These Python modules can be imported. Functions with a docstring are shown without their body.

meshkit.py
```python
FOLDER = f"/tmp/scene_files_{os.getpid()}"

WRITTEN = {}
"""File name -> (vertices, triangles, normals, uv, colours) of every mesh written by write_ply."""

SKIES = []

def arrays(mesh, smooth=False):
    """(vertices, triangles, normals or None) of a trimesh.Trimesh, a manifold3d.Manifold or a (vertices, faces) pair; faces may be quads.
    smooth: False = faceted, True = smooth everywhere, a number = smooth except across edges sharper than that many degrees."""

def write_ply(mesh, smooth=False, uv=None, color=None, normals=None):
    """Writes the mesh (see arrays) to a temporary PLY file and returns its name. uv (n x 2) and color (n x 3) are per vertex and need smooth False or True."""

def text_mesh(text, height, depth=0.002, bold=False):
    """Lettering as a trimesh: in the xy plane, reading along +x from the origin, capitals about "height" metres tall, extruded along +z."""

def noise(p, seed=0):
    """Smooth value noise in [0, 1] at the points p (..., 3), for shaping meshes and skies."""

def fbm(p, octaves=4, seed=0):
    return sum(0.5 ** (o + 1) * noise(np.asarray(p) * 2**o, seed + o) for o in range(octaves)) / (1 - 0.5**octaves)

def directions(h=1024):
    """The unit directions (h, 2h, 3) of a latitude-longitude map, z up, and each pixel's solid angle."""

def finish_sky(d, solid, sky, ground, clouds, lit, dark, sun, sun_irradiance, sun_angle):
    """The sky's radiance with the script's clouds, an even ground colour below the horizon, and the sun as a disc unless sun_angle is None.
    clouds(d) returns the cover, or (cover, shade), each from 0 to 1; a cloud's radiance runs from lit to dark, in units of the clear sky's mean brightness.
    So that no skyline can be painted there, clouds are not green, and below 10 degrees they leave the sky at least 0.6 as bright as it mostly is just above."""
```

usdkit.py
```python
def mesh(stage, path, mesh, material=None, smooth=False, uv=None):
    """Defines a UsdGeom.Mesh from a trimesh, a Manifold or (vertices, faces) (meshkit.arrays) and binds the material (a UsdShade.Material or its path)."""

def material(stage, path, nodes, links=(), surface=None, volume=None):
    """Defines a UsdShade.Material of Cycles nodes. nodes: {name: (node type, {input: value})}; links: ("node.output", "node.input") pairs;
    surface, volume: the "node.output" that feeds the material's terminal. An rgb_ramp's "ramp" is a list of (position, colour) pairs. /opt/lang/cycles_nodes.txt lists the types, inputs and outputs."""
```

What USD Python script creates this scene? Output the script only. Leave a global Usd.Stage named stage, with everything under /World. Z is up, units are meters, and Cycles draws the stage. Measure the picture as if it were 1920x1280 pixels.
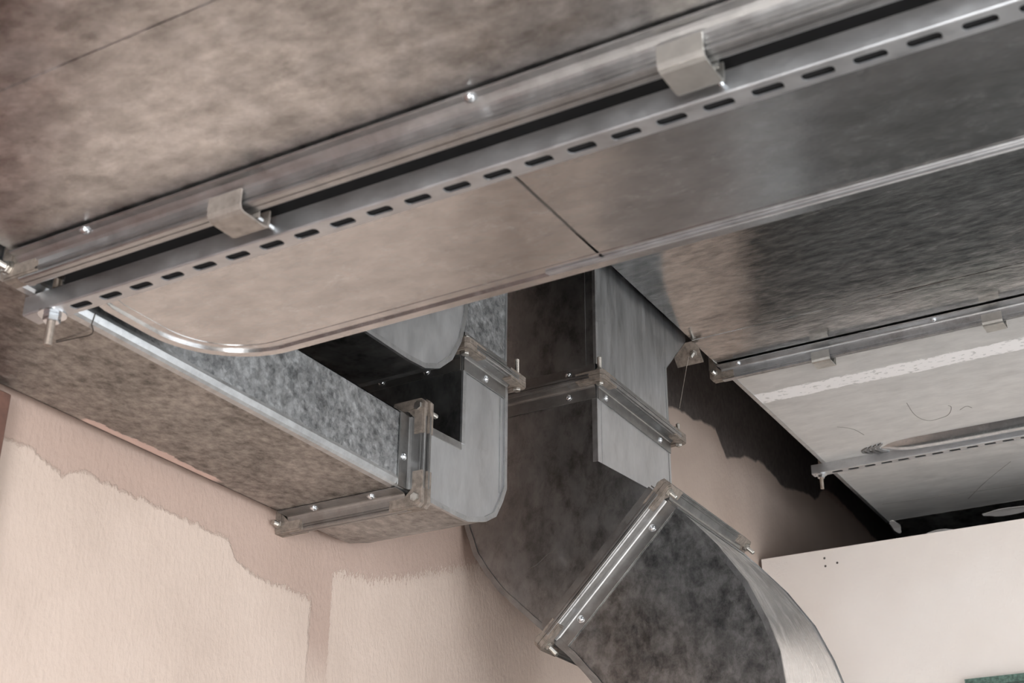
import math, random
import numpy as np
import manifold3d as m3
import trimesh
from shapely.geometry import LineString, Polygon
import usdkit, meshkit
from pxr import Usd, UsdGeom, UsdLux, Gf, Sdf, UsdShade

random.seed(7); np.random.seed(7)
stage = Usd.Stage.CreateInMemory()
UsdGeom.SetStageUpAxis(stage, UsdGeom.Tokens.z)
UsdGeom.SetStageMetersPerUnit(stage, 1.0)
UsdGeom.Xform.Define(stage, '/World'); UsdGeom.Scope.Define(stage, '/World/Looks')
EYE = 1.30                     # camera height; shapes below are written relative to the eye and lifted by EYE
V = lambda *a: np.array(a, float)

# ------------------------------------------------------------------ camera, light, exposure
cam = UsdGeom.Camera.Define(stage, '/World/camera')
yaw, pitch, roll = math.radians(30.656), math.radians(25.990), math.radians(0.5035)
fw = V(-math.sin(yaw)*math.cos(pitch), math.cos(yaw)*math.cos(pitch), math.sin(pitch))
r0 = np.cross(fw, V(0, 0, 1)); r0 /= np.linalg.norm(r0); u0 = np.cross(r0, fw)
right = r0*math.cos(roll)+u0*math.sin(roll); up = u0*math.cos(roll)-r0*math.sin(roll)
M = Gf.Matrix4d(*[float(x) for x in (*right, 0, *up, 0, *(-fw), 0, 0, 0, EYE, 1)])
cam.AddTransformOp().Set(M)
cam.CreateFocalLengthAttr(50.86); cam.CreateHorizontalApertureAttr(36.0); cam.CreateVerticalApertureAttr(24.0)
cam.CreateClippingRangeAttr(Gf.Vec2f(0.05, 100)); cam.CreateFStopAttr(9.0); cam.CreateFocusDistanceAttr(2.9)
cam.CreateExposureAttr(-0.40)

def rect_light(name, at, rot, w, h, inten, col):
    l = UsdLux.RectLight.Define(stage, '/World/'+name)
    l.AddTranslateOp().Set(Gf.Vec3d(at[0], at[1], at[2]+EYE)); l.AddRotateXYZOp().Set(Gf.Vec3f(*rot))
    l.CreateWidthAttr(w); l.CreateHeightAttr(h); l.CreateIntensityAttr(inten); l.CreateColorAttr(Gf.Vec3f(*col))
    l.CreateNormalizeAttr(False)
    return l
# daylight entering by the rear window and by the window of the right-hand wall
rect_light('rear_daylight', (1.2, -2.92, -0.10), (90, 0, 0), 1.7, 2.1, 29.0, (0.92, 0.96, 1.0))
rect_light('side_daylight', (2.02, 1.9, -0.15), (90, 0, 90), 4.0, 1.5, 4.2, (0.90, 0.95, 1.0))
sun = UsdLux.DistantLight.Define(stage, '/World/sun'); sun.CreateIntensityAttr(14.0); sun.CreateNormalizeAttr(True); sun.CreateAngleAttr(0.53); sun.CreateColorAttr(Gf.Vec3f(1.0, 0.985, 0.965))
_z = -V(-0.45, 0.75, -0.50); _z /= np.linalg.norm(_z); _x = np.cross(V(0, 0, 1), _z); _x /= np.linalg.norm(_x); _y = np.cross(_z, _x)      # low sun through the rear window, falling on the floor
sun.AddTransformOp().Set(Gf.Matrix4d(*[float(c) for c in (*_x, 0, *_y, 0, *_z, 0, 0, 0, 0, 1)]))
dome = UsdLux.DomeLight.Define(stage, '/World/sky'); dome.CreateIntensityAttr(0.8); dome.CreateColorAttr(Gf.Vec3f(0.85, 0.93, 1.0))

# ------------------------------------------------------------------ materials
def mat(name, nodes, links, surface):
    return usdkit.material(stage, '/World/Looks/'+name, nodes, links, surface=surface)

def galv(name, lo, hi, freq=(14, 14, 14), rough=(0.24, 0.42), seed=(0, 0, 0), spangle=0.5, blotch=2.2, dirt=(0.16, 0.12, 0.095), dirt_at=(0.62, 0.85), dirt_max=0.5,
         wave=0.25, contrast=(0.32, 0.68), extra=None, metallic=1.0):
    """zinc coated sheet: fine stretched spangle, larger cloudy blotches, patches of dull grime"""
    n = {'g': ('geometry', {}),
         'm': ('mapping', {'scale': freq, 'location': seed}),
         'fine': ('noise_texture', {'scale': 1.0, 'detail': 6.0, 'roughness': 0.68, 'distortion': 0.15}),
         'm2': ('mapping', {'scale': tuple(f*0.16 for f in freq), 'location': tuple(s+3.1 for s in seed)}),
         'big': ('noise_texture', {'scale': blotch*0.45, 'detail': 4.0, 'roughness': 0.6, 'distortion': 0.4}),
         'vo': ('voronoi_texture', {'scale': 2.3}),
         'sum': ('mix', {'fac': 0.35}), 'sum2': ('mix', {'fac': spangle*0.4}),
         'ramp': ('rgb_ramp', {'ramp': [(0.0, lo), (contrast[0], lo), (contrast[1], hi), (1.0, hi)]}),
         'dr': ('map_range', {'from_min': dirt_at[0], 'from_max': dirt_at[1], 'to_min': 0.0, 'to_max': dirt_max, 'clamp': True}),
         'dn': ('noise_texture', {'scale': 1.3, 'detail': 5.0, 'roughness': 0.65}),
         'col': ('mix', {'color2': dirt}),
         'rr': ('map_range', {'from_min': 0.3, 'from_max': 0.7, 'to_min': rough[0], 'to_max': rough[1], 'clamp': True}),
         'radd': ('math', {'math_type': 'multiply_add', 'value2': 0.35}),
         'met': ('math', {'math_type': 'multiply_add', 'value2': -0.45, 'value3': metallic}),
         'wm': ('mapping', {'scale': (3.0, 3.0, 3.0), 'location': seed}),
         'wn': ('noise_texture', {'scale': 1.0, 'detail': 2.0}),
         'b': ('bump', {'strength': wave, 'distance': 0.03}),
         'b2': ('bump', {'strength': 0.12, 'distance': 0.002}),
         'p': ('principled_bsdf', {})}
    l = [('g.position', 'm.vector'), ('m.vector', 'fine.vector'), ('g.position', 'm2.vector'), ('m2.vector', 'big.vector'), ('m.vector', 'vo.vector'), ('m2.vector', 'dn.vector'),
         ('fine.color', 'sum.color1'), ('big.color', 'sum.color2'), ('sum.color', 'sum2.color1'), ('vo.color', 'sum2.color2'), ('sum2.color', 'bw.color'), ('bw.val', 'ramp.fac'),
         ('dn.fac', 'dr.value'), ('ramp.color', 'col.color1'), ('dr.result', 'col.fac'),
         ('fine.fac', 'rr.value'), ('dr.result', 'radd.value1'), ('rr.result', 'radd.value3'), ('radd.value', 'p.roughness'),
         ('dr.result', 'met.value1'), ('met.value', 'p.metallic'),
         ('g.position', 'wm.vector'), ('wm.vector', 'wn.vector'), ('wn.fac', 'b.height'), ('b.normal', 'b2.normal'), ('fine.fac', 'b2.height'), ('b2.normal', 'p.normal')]
    n['bw'] = ('rgb_to_bw', {})
    out = 'col.color'
    if extra:
        out = extra(n, l)
    l.append((out, 'p.base_color'))
    return mat(name, n, l, 'p.BSDF')

def plain(name, col, rough=0.5, metallic=0.0, var=0.25, scale=30.0, bump=0.1):
    n = {'g': ('geometry', {}), 'm': ('mapping', {'scale': (scale,)*3}), 'n': ('noise_texture', {'detail': 5.0, 'roughness': 0.6}),
         'r': ('rgb_ramp', {'ramp': [(0.25, tuple(c*(1-var) for c in col)), (0.75, tuple(min(1, c*(1+var)) for c in col))]}),
         'b': ('bump', {'strength': bump, 'distance': 0.003}), 'p': ('principled_bsdf', {'roughness': rough, 'metallic': metallic})}
    return mat(name, n, [('g.position', 'm.vector'), ('m.vector', 'n.vector'), ('n.fac', 'r.fac'), ('r.color', 'p.base_color'), ('n.fac', 'b.height'), ('b.normal', 'p.normal')], 'p.BSDF')

def band_mask(n, l, key, axis_lo, axis_hi, axis='y', wob=0.03, wfreq=(6, 14, 6), soft=0.01):
    """1 between axis_lo and axis_hi with a ragged edge"""
    n[key+'s'] = ('separate_xyz', {}); l.append(('g.position', key+'s.vector'))
    n[key+'m'] = ('mapping', {'scale': wfreq}); l.append(('g.position', key+'m.vector'))
    n[key+'n'] = ('noise_texture', {'detail': 6.0, 'roughness': 0.75}); l.append((key+'m.vector', key+'n.vector'))
    n[key+'w'] = ('math', {'math_type': 'multiply_add', 'value2': wob}); l += [(key+'n.fac', key+'w.value1'), (key+'s.'+axis, key+'w.value3')]
    n[key+'a'] = ('map_range', {'from_min': axis_lo+wob/2, 'from_max': axis_lo+wob/2+soft, 'clamp': True}); l.append((key+'w.value', key+'a.value'))
    n[key+'b'] = ('map_range', {'from_min': axis_hi+wob/2-soft, 'from_max': axis_hi+wob/2, 'to_min': 1.0, 'to_max': 0.0, 'clamp': True}); l.append((key+'w.value', key+'b.value'))
    n[key+'x'] = ('math', {'math_type': 'multiply'}); l += [(key+'a.result', key+'x.value1'), (key+'b.result', key+'x.value2')]
    return key+'x.value'

def white_strip(n, l):
    # smear of white paint brushed across the underside of the far section
    f = band_mask(n, l, 'ws', 3.388, 3.458, 'y', wob=0.05, wfreq=(14, 30, 1), soft=0.004)
    n['wg'] = ('noise_texture', {'scale': 1.0, 'detail': 3.0}); n['wgm'] = ('mapping', {'scale': (60, 90, 1)}); l += [('g.position', 'wgm.vector'), ('wgm.vector', 'wg.vector')]
    n['wgr'] = ('map_range', {'from_min': 0.36, 'from_max': 0.42, 'clamp': True}); l.append(('wg.fac', 'wgr.value'))
    n['wf'] = ('math', {'math_type': 'multiply'}); l += [(f, 'wf.value1'), ('wgr.result', 'wf.value2')]
    n['wc'] = ('mix', {'color2': (0.90, 0.87, 0.855)}); l += [('col.color', 'wc.color1'), ('wf.value', 'wc.fac')]
    n['wmi'] = ('math', {'math_type': 'subtract'}); l += [('met.value', 'wmi.value1'), ('wf.value', 'wmi.value2'), ('wmi.value', 'wmc.value')]
    n['wmc'] = ('clamp', {}); l.remove(('met.value', 'p.metallic')); l.append(('wmc.result', 'p.metallic'))
    return 'wc.color'

def pink_edge(n, l):
    # pink wall paint lapped over the edge of the duct beside the wall
    f = band_mask(n, l, 'pe', -1.62, -1.572, 'x', wob=0.05, wfreq=(9, 9, 2), soft=0.003)
    n['pya'] = ('map_range', {'from_min': 1.400, 'from_max': 1.408, 'clamp': True}); n['pyb'] = ('map_range', {'from_min': 1.70, 'from_max': 1.72, 'to_min': 1.0, 'to_max': 0.0, 'clamp': True})
    n['pyx'] = ('math', {'math_type': 'multiply'}); n['pyz'] = ('math', {'math_type': 'multiply'})
    l += [('pes.y', 'pya.value'), ('pes.y', 'pyb.value'), ('pya.result', 'pyx.value1'), ('pyb.result', 'pyx.value2'), (f, 'pyz.value1'), ('pyx.value', 'pyz.value2')]; f = 'pyz.value'
    n['pc'] = ('mix', {'color2': (0.55, 0.38, 0.32)}); l += [('col.color', 'pc.color1'), (f, 'pc.fac')]
    n['pmi'] = ('math', {'math_type': 'subtract'}); n['pmc'] = ('clamp', {})
    l += [('met.value', 'pmi.value1'), (f, 'pmi.value2'), ('pmi.value', 'pmc.value')]; l.remove(('met.value', 'p.metallic')); l.append(('pmc.result', 'p.metallic'))
    return 'pc.color'

Z_MAIN = galv('zinc_main', (0.30, 0.29, 0.28), (0.74, 0.73, 0.72), (20, 30, 10), (0.24, 0.40), (1, 2, 3), spangle=0.05, dirt_max=0.30, wave=0.16, contrast=(0.40, 0.60))
Z_ELB = galv('zinc_elbow', (0.42, 0.415, 0.41), (0.74, 0.73, 0.725), (18, 30, 10), (0.13, 0.26), (5, 1, 3), spangle=0.1, dirt_max=0.25, wave=0.16)
Z_FAR = galv('zinc_far', (0.26, 0.26, 0.26), (0.70, 0.69, 0.68), (22, 60, 10), (0.08, 0.22), (2, 8, 3), spangle=0.1, dirt_max=0.35, wave=0.05, contrast=(0.38, 0.60))
Z_FAR2 = galv('zinc_far_painted', (0.54, 0.53, 0.515), (0.80, 0.79, 0.77), (12, 30, 10), (0.34, 0.50), (6, 4, 3), spangle=0.1, dirt=(0.40, 0.37, 0.34), dirt_max=0.5, wave=0.10, extra=white_strip, metallic=0.50)
Z_SPECK = galv('zinc_speckled', (0.22, 0.225, 0.23), (0.78, 0.79, 0.80), (62, 62, 62), (0.34, 0.52), (1, 5, 3), spangle=0.25, dirt_max=0.15, wave=0.04, contrast=(0.40, 0.62))
Z_BROWN = galv('zinc_brownish', (0.11, 0.10, 0.09), (0.54, 0.505, 0.47), (72, 56, 40), (0.36, 0.55), (3, 5, 1), spangle=0.1, dirt_max=0.4, wave=0.05, contrast=(0.38, 0.64), extra=pink_edge)
Z_BROWN2 = galv('zinc_brownish_elbow', (0.17, 0.155, 0.142), (0.62, 0.59, 0.56), (60, 40, 40), (0.36, 0.55), (3, 5, 1), spangle=0.1, dirt_max=0.4, wave=0.05, contrast=(0.38, 0.64))
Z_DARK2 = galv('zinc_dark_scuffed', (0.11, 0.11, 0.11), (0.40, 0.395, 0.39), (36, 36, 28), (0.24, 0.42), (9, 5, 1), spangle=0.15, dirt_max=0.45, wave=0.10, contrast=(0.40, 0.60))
Z_RAILF = galv('zinc_rail_far', (0.44, 0.44, 0.445), (0.68, 0.68, 0.685), (30, 30, 30), (0.30, 0.44), (0, 7, 4), spangle=0.1, dirt_max=0.4, dirt_at=(0.55, 0.8), wave=0.0)
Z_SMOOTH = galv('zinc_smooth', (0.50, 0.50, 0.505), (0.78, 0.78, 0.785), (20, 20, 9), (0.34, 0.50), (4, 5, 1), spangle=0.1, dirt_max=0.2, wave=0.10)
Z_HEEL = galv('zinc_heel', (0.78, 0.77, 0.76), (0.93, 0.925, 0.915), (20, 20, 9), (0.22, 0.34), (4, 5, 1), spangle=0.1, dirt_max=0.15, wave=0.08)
Z_BEAD = galv('zinc_bead', (0.50, 0.505, 0.515), (0.70, 0.705, 0.715), (20, 20, 9), (0.16, 0.26), (4, 5, 1), spangle=0.05, dirt_max=0.1, wave=0.0)
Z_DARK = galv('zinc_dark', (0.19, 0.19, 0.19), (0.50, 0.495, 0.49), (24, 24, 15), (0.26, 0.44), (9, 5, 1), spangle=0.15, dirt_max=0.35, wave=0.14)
Z_STREAK = galv('zinc_streaked', (0.32, 0.325, 0.33), (0.68, 0.68, 0.685), (34, 42, 8), (0.32, 0.48), (2, 7, 1), spangle=0.1, dirt_max=0.25, wave=0.08)
Z_RAIL = galv('zinc_rail', (0.24, 0.23, 0.22), (0.44, 0.43, 0.42), (30, 30, 30), (0.34, 0.48), (0, 7, 4), spangle=0.1, dirt_max=0.5, dirt_at=(0.52, 0.8), wave=0.0)
Z_RAILN = galv('zinc_rail_near', (0.33, 0.325, 0.32), (0.56, 0.555, 0.55), (30, 30, 30), (0.32, 0.46), (0, 7, 4), spangle=0.1, dirt_max=0.4, dirt_at=(0.55, 0.8), wave=0.0)
Z_STRUT = galv('zinc_strut', (0.46, 0.46, 0.465), (0.70, 0.70, 0.705), (25, 40, 40), (0.40, 0.56), (0, 3, 4), spangle=0.1, dirt_max=0.3, wave=0.0)
Z_SEAM = galv('zinc_seam', (0.40, 0.40, 0.40), (0.68, 0.68, 0.68), (45, 45, 45), (0.32, 0.48), (8, 3, 4), spangle=0.1, dirt_max=0.3, wave=0.0)
RUST = plain('rusty_bracket', (0.27, 0.225, 0.19), 0.6, 0.55, 0.45, 90)
BOLT = plain('bolt_zinc', (0.50, 0.47, 0.43), 0.35, 0.95, 0.2, 80)
SCREW = plain('screw_bright', (0.78, 0.80, 0.82), 0.22, 1.0, 0.1, 60, 0.0)
CLAMP = plain('clamp_zinc', (0.66, 0.64, 0.60), 0.36, 0.95, 0.15, 40)
CLAMPD = plain('clamp_dull', (0.34, 0.295, 0.26), 0.55, 0.6, 0.3, 60)
SCRATCH = plain('dark_groove', (0.09, 0.078, 0.068), 0.6, 0.3)

def wall_paint():
    Y0, Y1 = 1.0, 6.0
    def prof(pts, z0, z1):
        return [((y-Y0)/(Y1-Y0), (((z-z0)/(z1-z0)),)*3) for y, z in pts]
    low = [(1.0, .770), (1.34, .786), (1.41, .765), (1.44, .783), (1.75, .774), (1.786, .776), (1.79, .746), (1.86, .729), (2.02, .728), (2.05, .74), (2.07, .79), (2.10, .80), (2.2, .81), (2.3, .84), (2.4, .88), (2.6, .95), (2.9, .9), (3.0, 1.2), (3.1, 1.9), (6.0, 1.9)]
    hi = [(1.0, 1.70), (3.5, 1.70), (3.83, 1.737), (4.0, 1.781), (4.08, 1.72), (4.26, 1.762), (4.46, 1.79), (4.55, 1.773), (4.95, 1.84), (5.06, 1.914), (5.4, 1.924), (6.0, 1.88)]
    n = {'g': ('geometry', {}), 's': ('separate_xyz', {}),
         'yn': ('map_range', {'from_min': Y0, 'from_max': Y1, 'clamp': True}),
         'r1': ('rgb_ramp', {'ramp': prof(low, 0, 2)}), 'r2': ('rgb_ramp', {'ramp': prof(hi, 0, 2)}),
         'zz': ('math', {'math_type': 'subtract', 'value2': EYE}),
         'nm': ('mapping', {'scale': (1, 75, 45)}), 'nz': ('noise_texture', {'detail': 6.0, 'roughness': 0.7}),
         'nm2': ('mapping', {'scale': (1, 6, 6)}), 'nz2': ('noise_texture', {'detail': 3.0}),
         'nm3': ('mapping', {'scale': (1, 260, 120)}), 'nz3': ('noise_texture', {'detail': 4.0, 'roughness': 0.7}),
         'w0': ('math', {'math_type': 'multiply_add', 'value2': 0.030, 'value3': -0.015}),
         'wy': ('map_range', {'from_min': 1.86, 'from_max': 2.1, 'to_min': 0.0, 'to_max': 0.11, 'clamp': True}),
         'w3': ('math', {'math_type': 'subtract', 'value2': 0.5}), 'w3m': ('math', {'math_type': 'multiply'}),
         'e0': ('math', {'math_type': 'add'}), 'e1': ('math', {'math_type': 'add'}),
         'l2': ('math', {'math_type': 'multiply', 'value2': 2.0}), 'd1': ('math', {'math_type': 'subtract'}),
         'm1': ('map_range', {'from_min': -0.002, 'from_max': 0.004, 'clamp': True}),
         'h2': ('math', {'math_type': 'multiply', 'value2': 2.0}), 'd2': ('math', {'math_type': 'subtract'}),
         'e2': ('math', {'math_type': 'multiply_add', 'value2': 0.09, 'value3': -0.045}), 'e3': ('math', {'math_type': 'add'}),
         'm2': ('map_range', {'from_min': -0.004, 'from_max': 0.006, 'clamp': True}),
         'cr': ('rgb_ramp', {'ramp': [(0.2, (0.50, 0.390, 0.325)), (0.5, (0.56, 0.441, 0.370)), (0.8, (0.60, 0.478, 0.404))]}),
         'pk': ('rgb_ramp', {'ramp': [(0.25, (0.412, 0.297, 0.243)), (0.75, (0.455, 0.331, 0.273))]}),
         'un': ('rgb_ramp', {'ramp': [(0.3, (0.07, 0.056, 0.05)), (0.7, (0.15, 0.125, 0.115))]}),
         'c1': ('mix', {}), 'c2': ('mix', {}),
         'vo': ('voronoi_texture', {'scale': 26.0}), 'vm': ('map_range', {'from_min': 0.035, 'from_max': 0.06, 'to_min': 0.55, 'to_max': 1.0, 'clamp': True}),
         'vc': ('mix', {'mix_type': 'multiply', 'fac': 0.0}),
         'b': ('bump', {'strength': 0.55, 'distance': 0.003}), 'bh': ('noise_texture', {'scale': 110.0, 'detail': 4.0, 'roughness': 0.6}), 'bm': ('mapping', {'scale': (1, 1, 0.55)}),
         'b2': ('bump', {'strength': 0.5, 'distance': 0.004}),
         'p': ('principled_bsdf', {'roughness': 0.72})}
    l = [('g.position', 's.vector'), ('s.y', 'yn.value'), ('yn.result', 'r1.fac'), ('yn.result', 'r2.fac'), ('s.z', 'zz.value1'),
         ('g.position', 'nm.vector'), ('nm.vector', 'nz.vector'), ('g.position', 'nm2.vector'), ('nm2.vector', 'nz2.vector'), ('g.position', 'nm3.vector'), ('nm3.vector', 'nz3.vector'),
         ('nz.fac', 'w0.value1'), ('s.y', 'wy.value'), ('nz3.fac', 'w3.value1'), ('w3.value', 'w3m.value1'), ('wy.result', 'w3m.value2'),
         ('w0.value', 'e0.value1'), ('w3m.value', 'e0.value2'), ('e0.value', 'e1.value1'), ('l2.value', 'e1.value2'),
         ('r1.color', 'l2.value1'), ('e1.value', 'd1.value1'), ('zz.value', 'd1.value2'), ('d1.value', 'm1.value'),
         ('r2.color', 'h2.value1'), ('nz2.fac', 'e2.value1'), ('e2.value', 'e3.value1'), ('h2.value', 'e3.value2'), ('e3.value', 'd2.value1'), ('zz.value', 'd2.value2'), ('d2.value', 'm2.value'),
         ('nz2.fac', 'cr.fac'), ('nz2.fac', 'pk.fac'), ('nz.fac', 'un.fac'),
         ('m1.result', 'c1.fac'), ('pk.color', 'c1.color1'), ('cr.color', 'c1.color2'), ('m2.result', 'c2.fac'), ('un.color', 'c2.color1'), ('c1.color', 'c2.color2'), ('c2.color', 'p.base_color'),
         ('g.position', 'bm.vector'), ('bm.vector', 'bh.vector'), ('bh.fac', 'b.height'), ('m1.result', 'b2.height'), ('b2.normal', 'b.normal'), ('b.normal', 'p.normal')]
    del n['vo'], n['vm'], n['vc']
    n.update({'va': ('map_range', {'from_min': 2.016, 'from_max': 2.022, 'clamp': True}), 'vb': ('map_range', {'from_min': 2.076, 'from_max': 2.080, 'to_min': 1.0, 'to_max': 0.0, 'clamp': True}),
              'vx': ('math', {'math_type': 'multiply'}), 'vz': ('map_range', {'from_min': 0.55, 'from_max': 0.66, 'clamp': True}), 'vy': ('math', {'math_type': 'multiply'}),
              'vn': ('math', {'math_type': 'multiply_add', 'value2': 0.016, 'value3': -0.008}), 'vs': ('math', {'math_type': 'add'}),
              'vi': ('math', {'math_type': 'subtract', 'value1': 1.0}), 'mm': ('math', {'math_type': 'multiply'})})
    l = [x for x in l if x[0] != 'm1.result']
    l += [('nz3.fac', 'vn.value1'), ('vn.value', 'vs.value1'), ('s.y', 'vs.value2'), ('vs.value', 'va.value'), ('vs.value', 'vb.value'), ('va.result', 'vx.value1'), ('vb.result', 'vx.value2'), ('zz.value', 'vz.value'),
          ('vx.value', 'vy.value1'), ('vz.result', 'vy.value2'), ('vy.value', 'vi.value2'), ('m1.result', 'mm.value1'), ('vi.value', 'mm.value2'), ('mm.value', 'c1.fac'), ('mm.value', 'b2.height')]
    return mat('wall_paint', n, l, 'p.BSDF')
PAINT = wall_paint()

def plaster(name, a, b, scale=110.0, strength=0.5, rough=0.7):
    n = {'g': ('geometry', {}), 'n': ('noise_texture', {'scale': scale, 'detail': 4.0, 'roughness': 0.6}), 'n2': ('noise_texture', {'scale': 3.0, 'detail': 3.0}),
         'r': ('rgb_ramp', {'ramp': [(0.3, a), (0.7, b)]}), 'b': ('bump', {'strength': strength, 'distance': 0.003}), 'p': ('principled_bsdf', {'roughness': rough})}
    return mat(name, n, [('g.position', 'n.vector'), ('g.position', 'n2.vector'), ('n2.fac', 'r.fac'), ('r.color', 'p.base_color'), ('n.fac', 'b.height'), ('b.normal', 'p.normal')], 'p.BSDF')
CREAM = plaster('bulkhead_paint', (0.83, 0.745, 0.68), (0.88, 0.81, 0.755), 90.0, 0.45)
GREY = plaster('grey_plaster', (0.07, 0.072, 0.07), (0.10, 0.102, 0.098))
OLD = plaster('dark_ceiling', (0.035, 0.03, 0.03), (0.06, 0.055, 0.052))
ROOMW = plaster('room_plaster', (0.34, 0.29, 0.25), (0.42, 0.36, 0.31))
FLOOR = plaster('concrete_floor', (0.32, 0.31, 0.30), (0.40, 0.39, 0.38), 40.0, 0.3, 0.6)
BROWN = plain('brown_timber', (0.12, 0.058, 0.042), 0.55, 0.0, 0.4, 40)
WOOD = plain('window_frame_paint', (0.62, 0.60, 0.57), 0.45)
GREEN = plain('green_cloth', (0.10, 0.16, 0.13), 0.9, 0.0, 0.6, 120, 0.5)

RUBBER = plain('black_rubber', (0.010, 0.010, 0.011), 0.85, 0.0, 0.2)

# ------------------------------------------------------------------ shape helpers
def tm(v, f):
    return trimesh.Trimesh(np.asarray(v, float), np.asarray(f), process=False)

def ext(poly, o, eu, ev, en, a, b):
    """a flat polygon (outline, or a shapely Polygon with holes) in the plane o + u*eu + v*ev, given thickness from a to b along en"""
    polys = ([list(poly.exterior.coords)[:-1]] + [list(i.coords)[:-1] for i in poly.interiors]) if isinstance(poly, Polygon) else [list(poly)]
    cs = m3.CrossSection([np.array(p, float) for p in polys], m3.FillRule.EvenOdd)
    me = cs.extrude(b-a).to_mesh()
    p = np.array(me.vert_properties)[:, :3]; f = np.array(me.tri_verts)
    w = np.asarray(o)+np.outer(p[:, 0], eu)+np.outer(p[:, 1], ev)+np.outer(p[:, 2]+a, en)
    if np.dot(np.cross(eu, ev), en) < 0: f = f[:, ::-1]
    return tm(w, f)

X, Y, Z = V(1, 0, 0), V(0, 1, 0), V(0, 0, 1)
def ext_y(poly, a, b): return ext(poly, V(0, 0, 0), X, Z, Y, a, b)        # poly in (x, z)
def ext_x(poly, a, b): return ext(poly, V(0, 0, 0), Y, Z, X, a, b)        # poly in (y, z)
def ext_z(poly, a, b): return ext(poly, V(0, 0, 0), X, Y, Z, a, b)        # poly in (x, y)
def box(x0, x1, y0, y1, z0, z1): return ext_z([(x0, y0), (x1, y0), (x1, y1), (x0, y1)], z0, z1)
def bbox(x0, x1, y0, y1, z0, z1, r=0.002):
    """box with chamfered edges"""
    m = m3.Manifold.hull_points(np.array([(x, y, z) for ax in range(3) for x in (x0+r*(ax != 0), x1-r*(ax != 0)) for y in (y0+r*(ax != 1), y1-r*(ax != 1)) for z in (z0+r*(ax != 2), z1-r*(ax != 2))], float)).to_mesh()
    return tm(np.array(m.vert_properties)[:, :3], np.array(m.tri_verts))
def sheet(line, t=0.0015, side=0):
    """outline of a bent sheet following a polyline"""
    return LineString(line).buffer(t/2, cap_style=2, join_style=2)
def join(*ms):
    ms = [m for m in ms if m is not None]
    return trimesh.util.concatenate(ms)
def lathe(prof, o, axis, n=12):
    axis = np.asarray(axis, float)/np.linalg.norm(axis)
    m = trimesh.creation.revolve(np.array(prof, float), sections=n)
    T = trimesh.geometry.align_vectors([0, 0, 1], axis); T[:3, 3] = o
    m.apply_transform(T); return m
def prism6(r, h, o, axis, rot=0.0):
    m = lathe([(0, 0), (r*0.93, 0), (r, r*0.09), (r, h-r*0.09), (r*0.93, h), (0, h)], (0, 0, 0), (0, 0, 1), 6)
    m.apply_transform(trimesh.transformations.rotation_matrix(rot, [0, 0, 1]))
    axis = np.asarray(axis, float)/np.linalg.norm(axis)
    T = trimesh.geometry.align_vectors([0, 0, 1], axis); T[:3, 3] = o
    m.apply_transform(T); return m
def thread(r, a, b, o, axis, pitch=0.0016, n=10):
    zs = np.arange(a, b+1e-6, pitch/2); pr = [(0, a)]
    for i, z in enumerate(zs): pr.append((r if i % 2 else r*0.86, z))
    pr += [(r*0.6, b+r*0.15), (0, b+r*0.15)]
    return lathe(pr, o, axis, n)
def screw_mesh(o, axis, r=0.0062):
    head = lathe([(0, 0), (r*1.25, 0), (r*1.25, 0.0012), (r, 0.0014), (r*0.92, 0.0030), (r*0.55, 0.0045), (r*0.2, 0.0048), (r*0.16, 0.0030), (0, 0.0030)], o, axis, 12)
    return head

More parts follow.
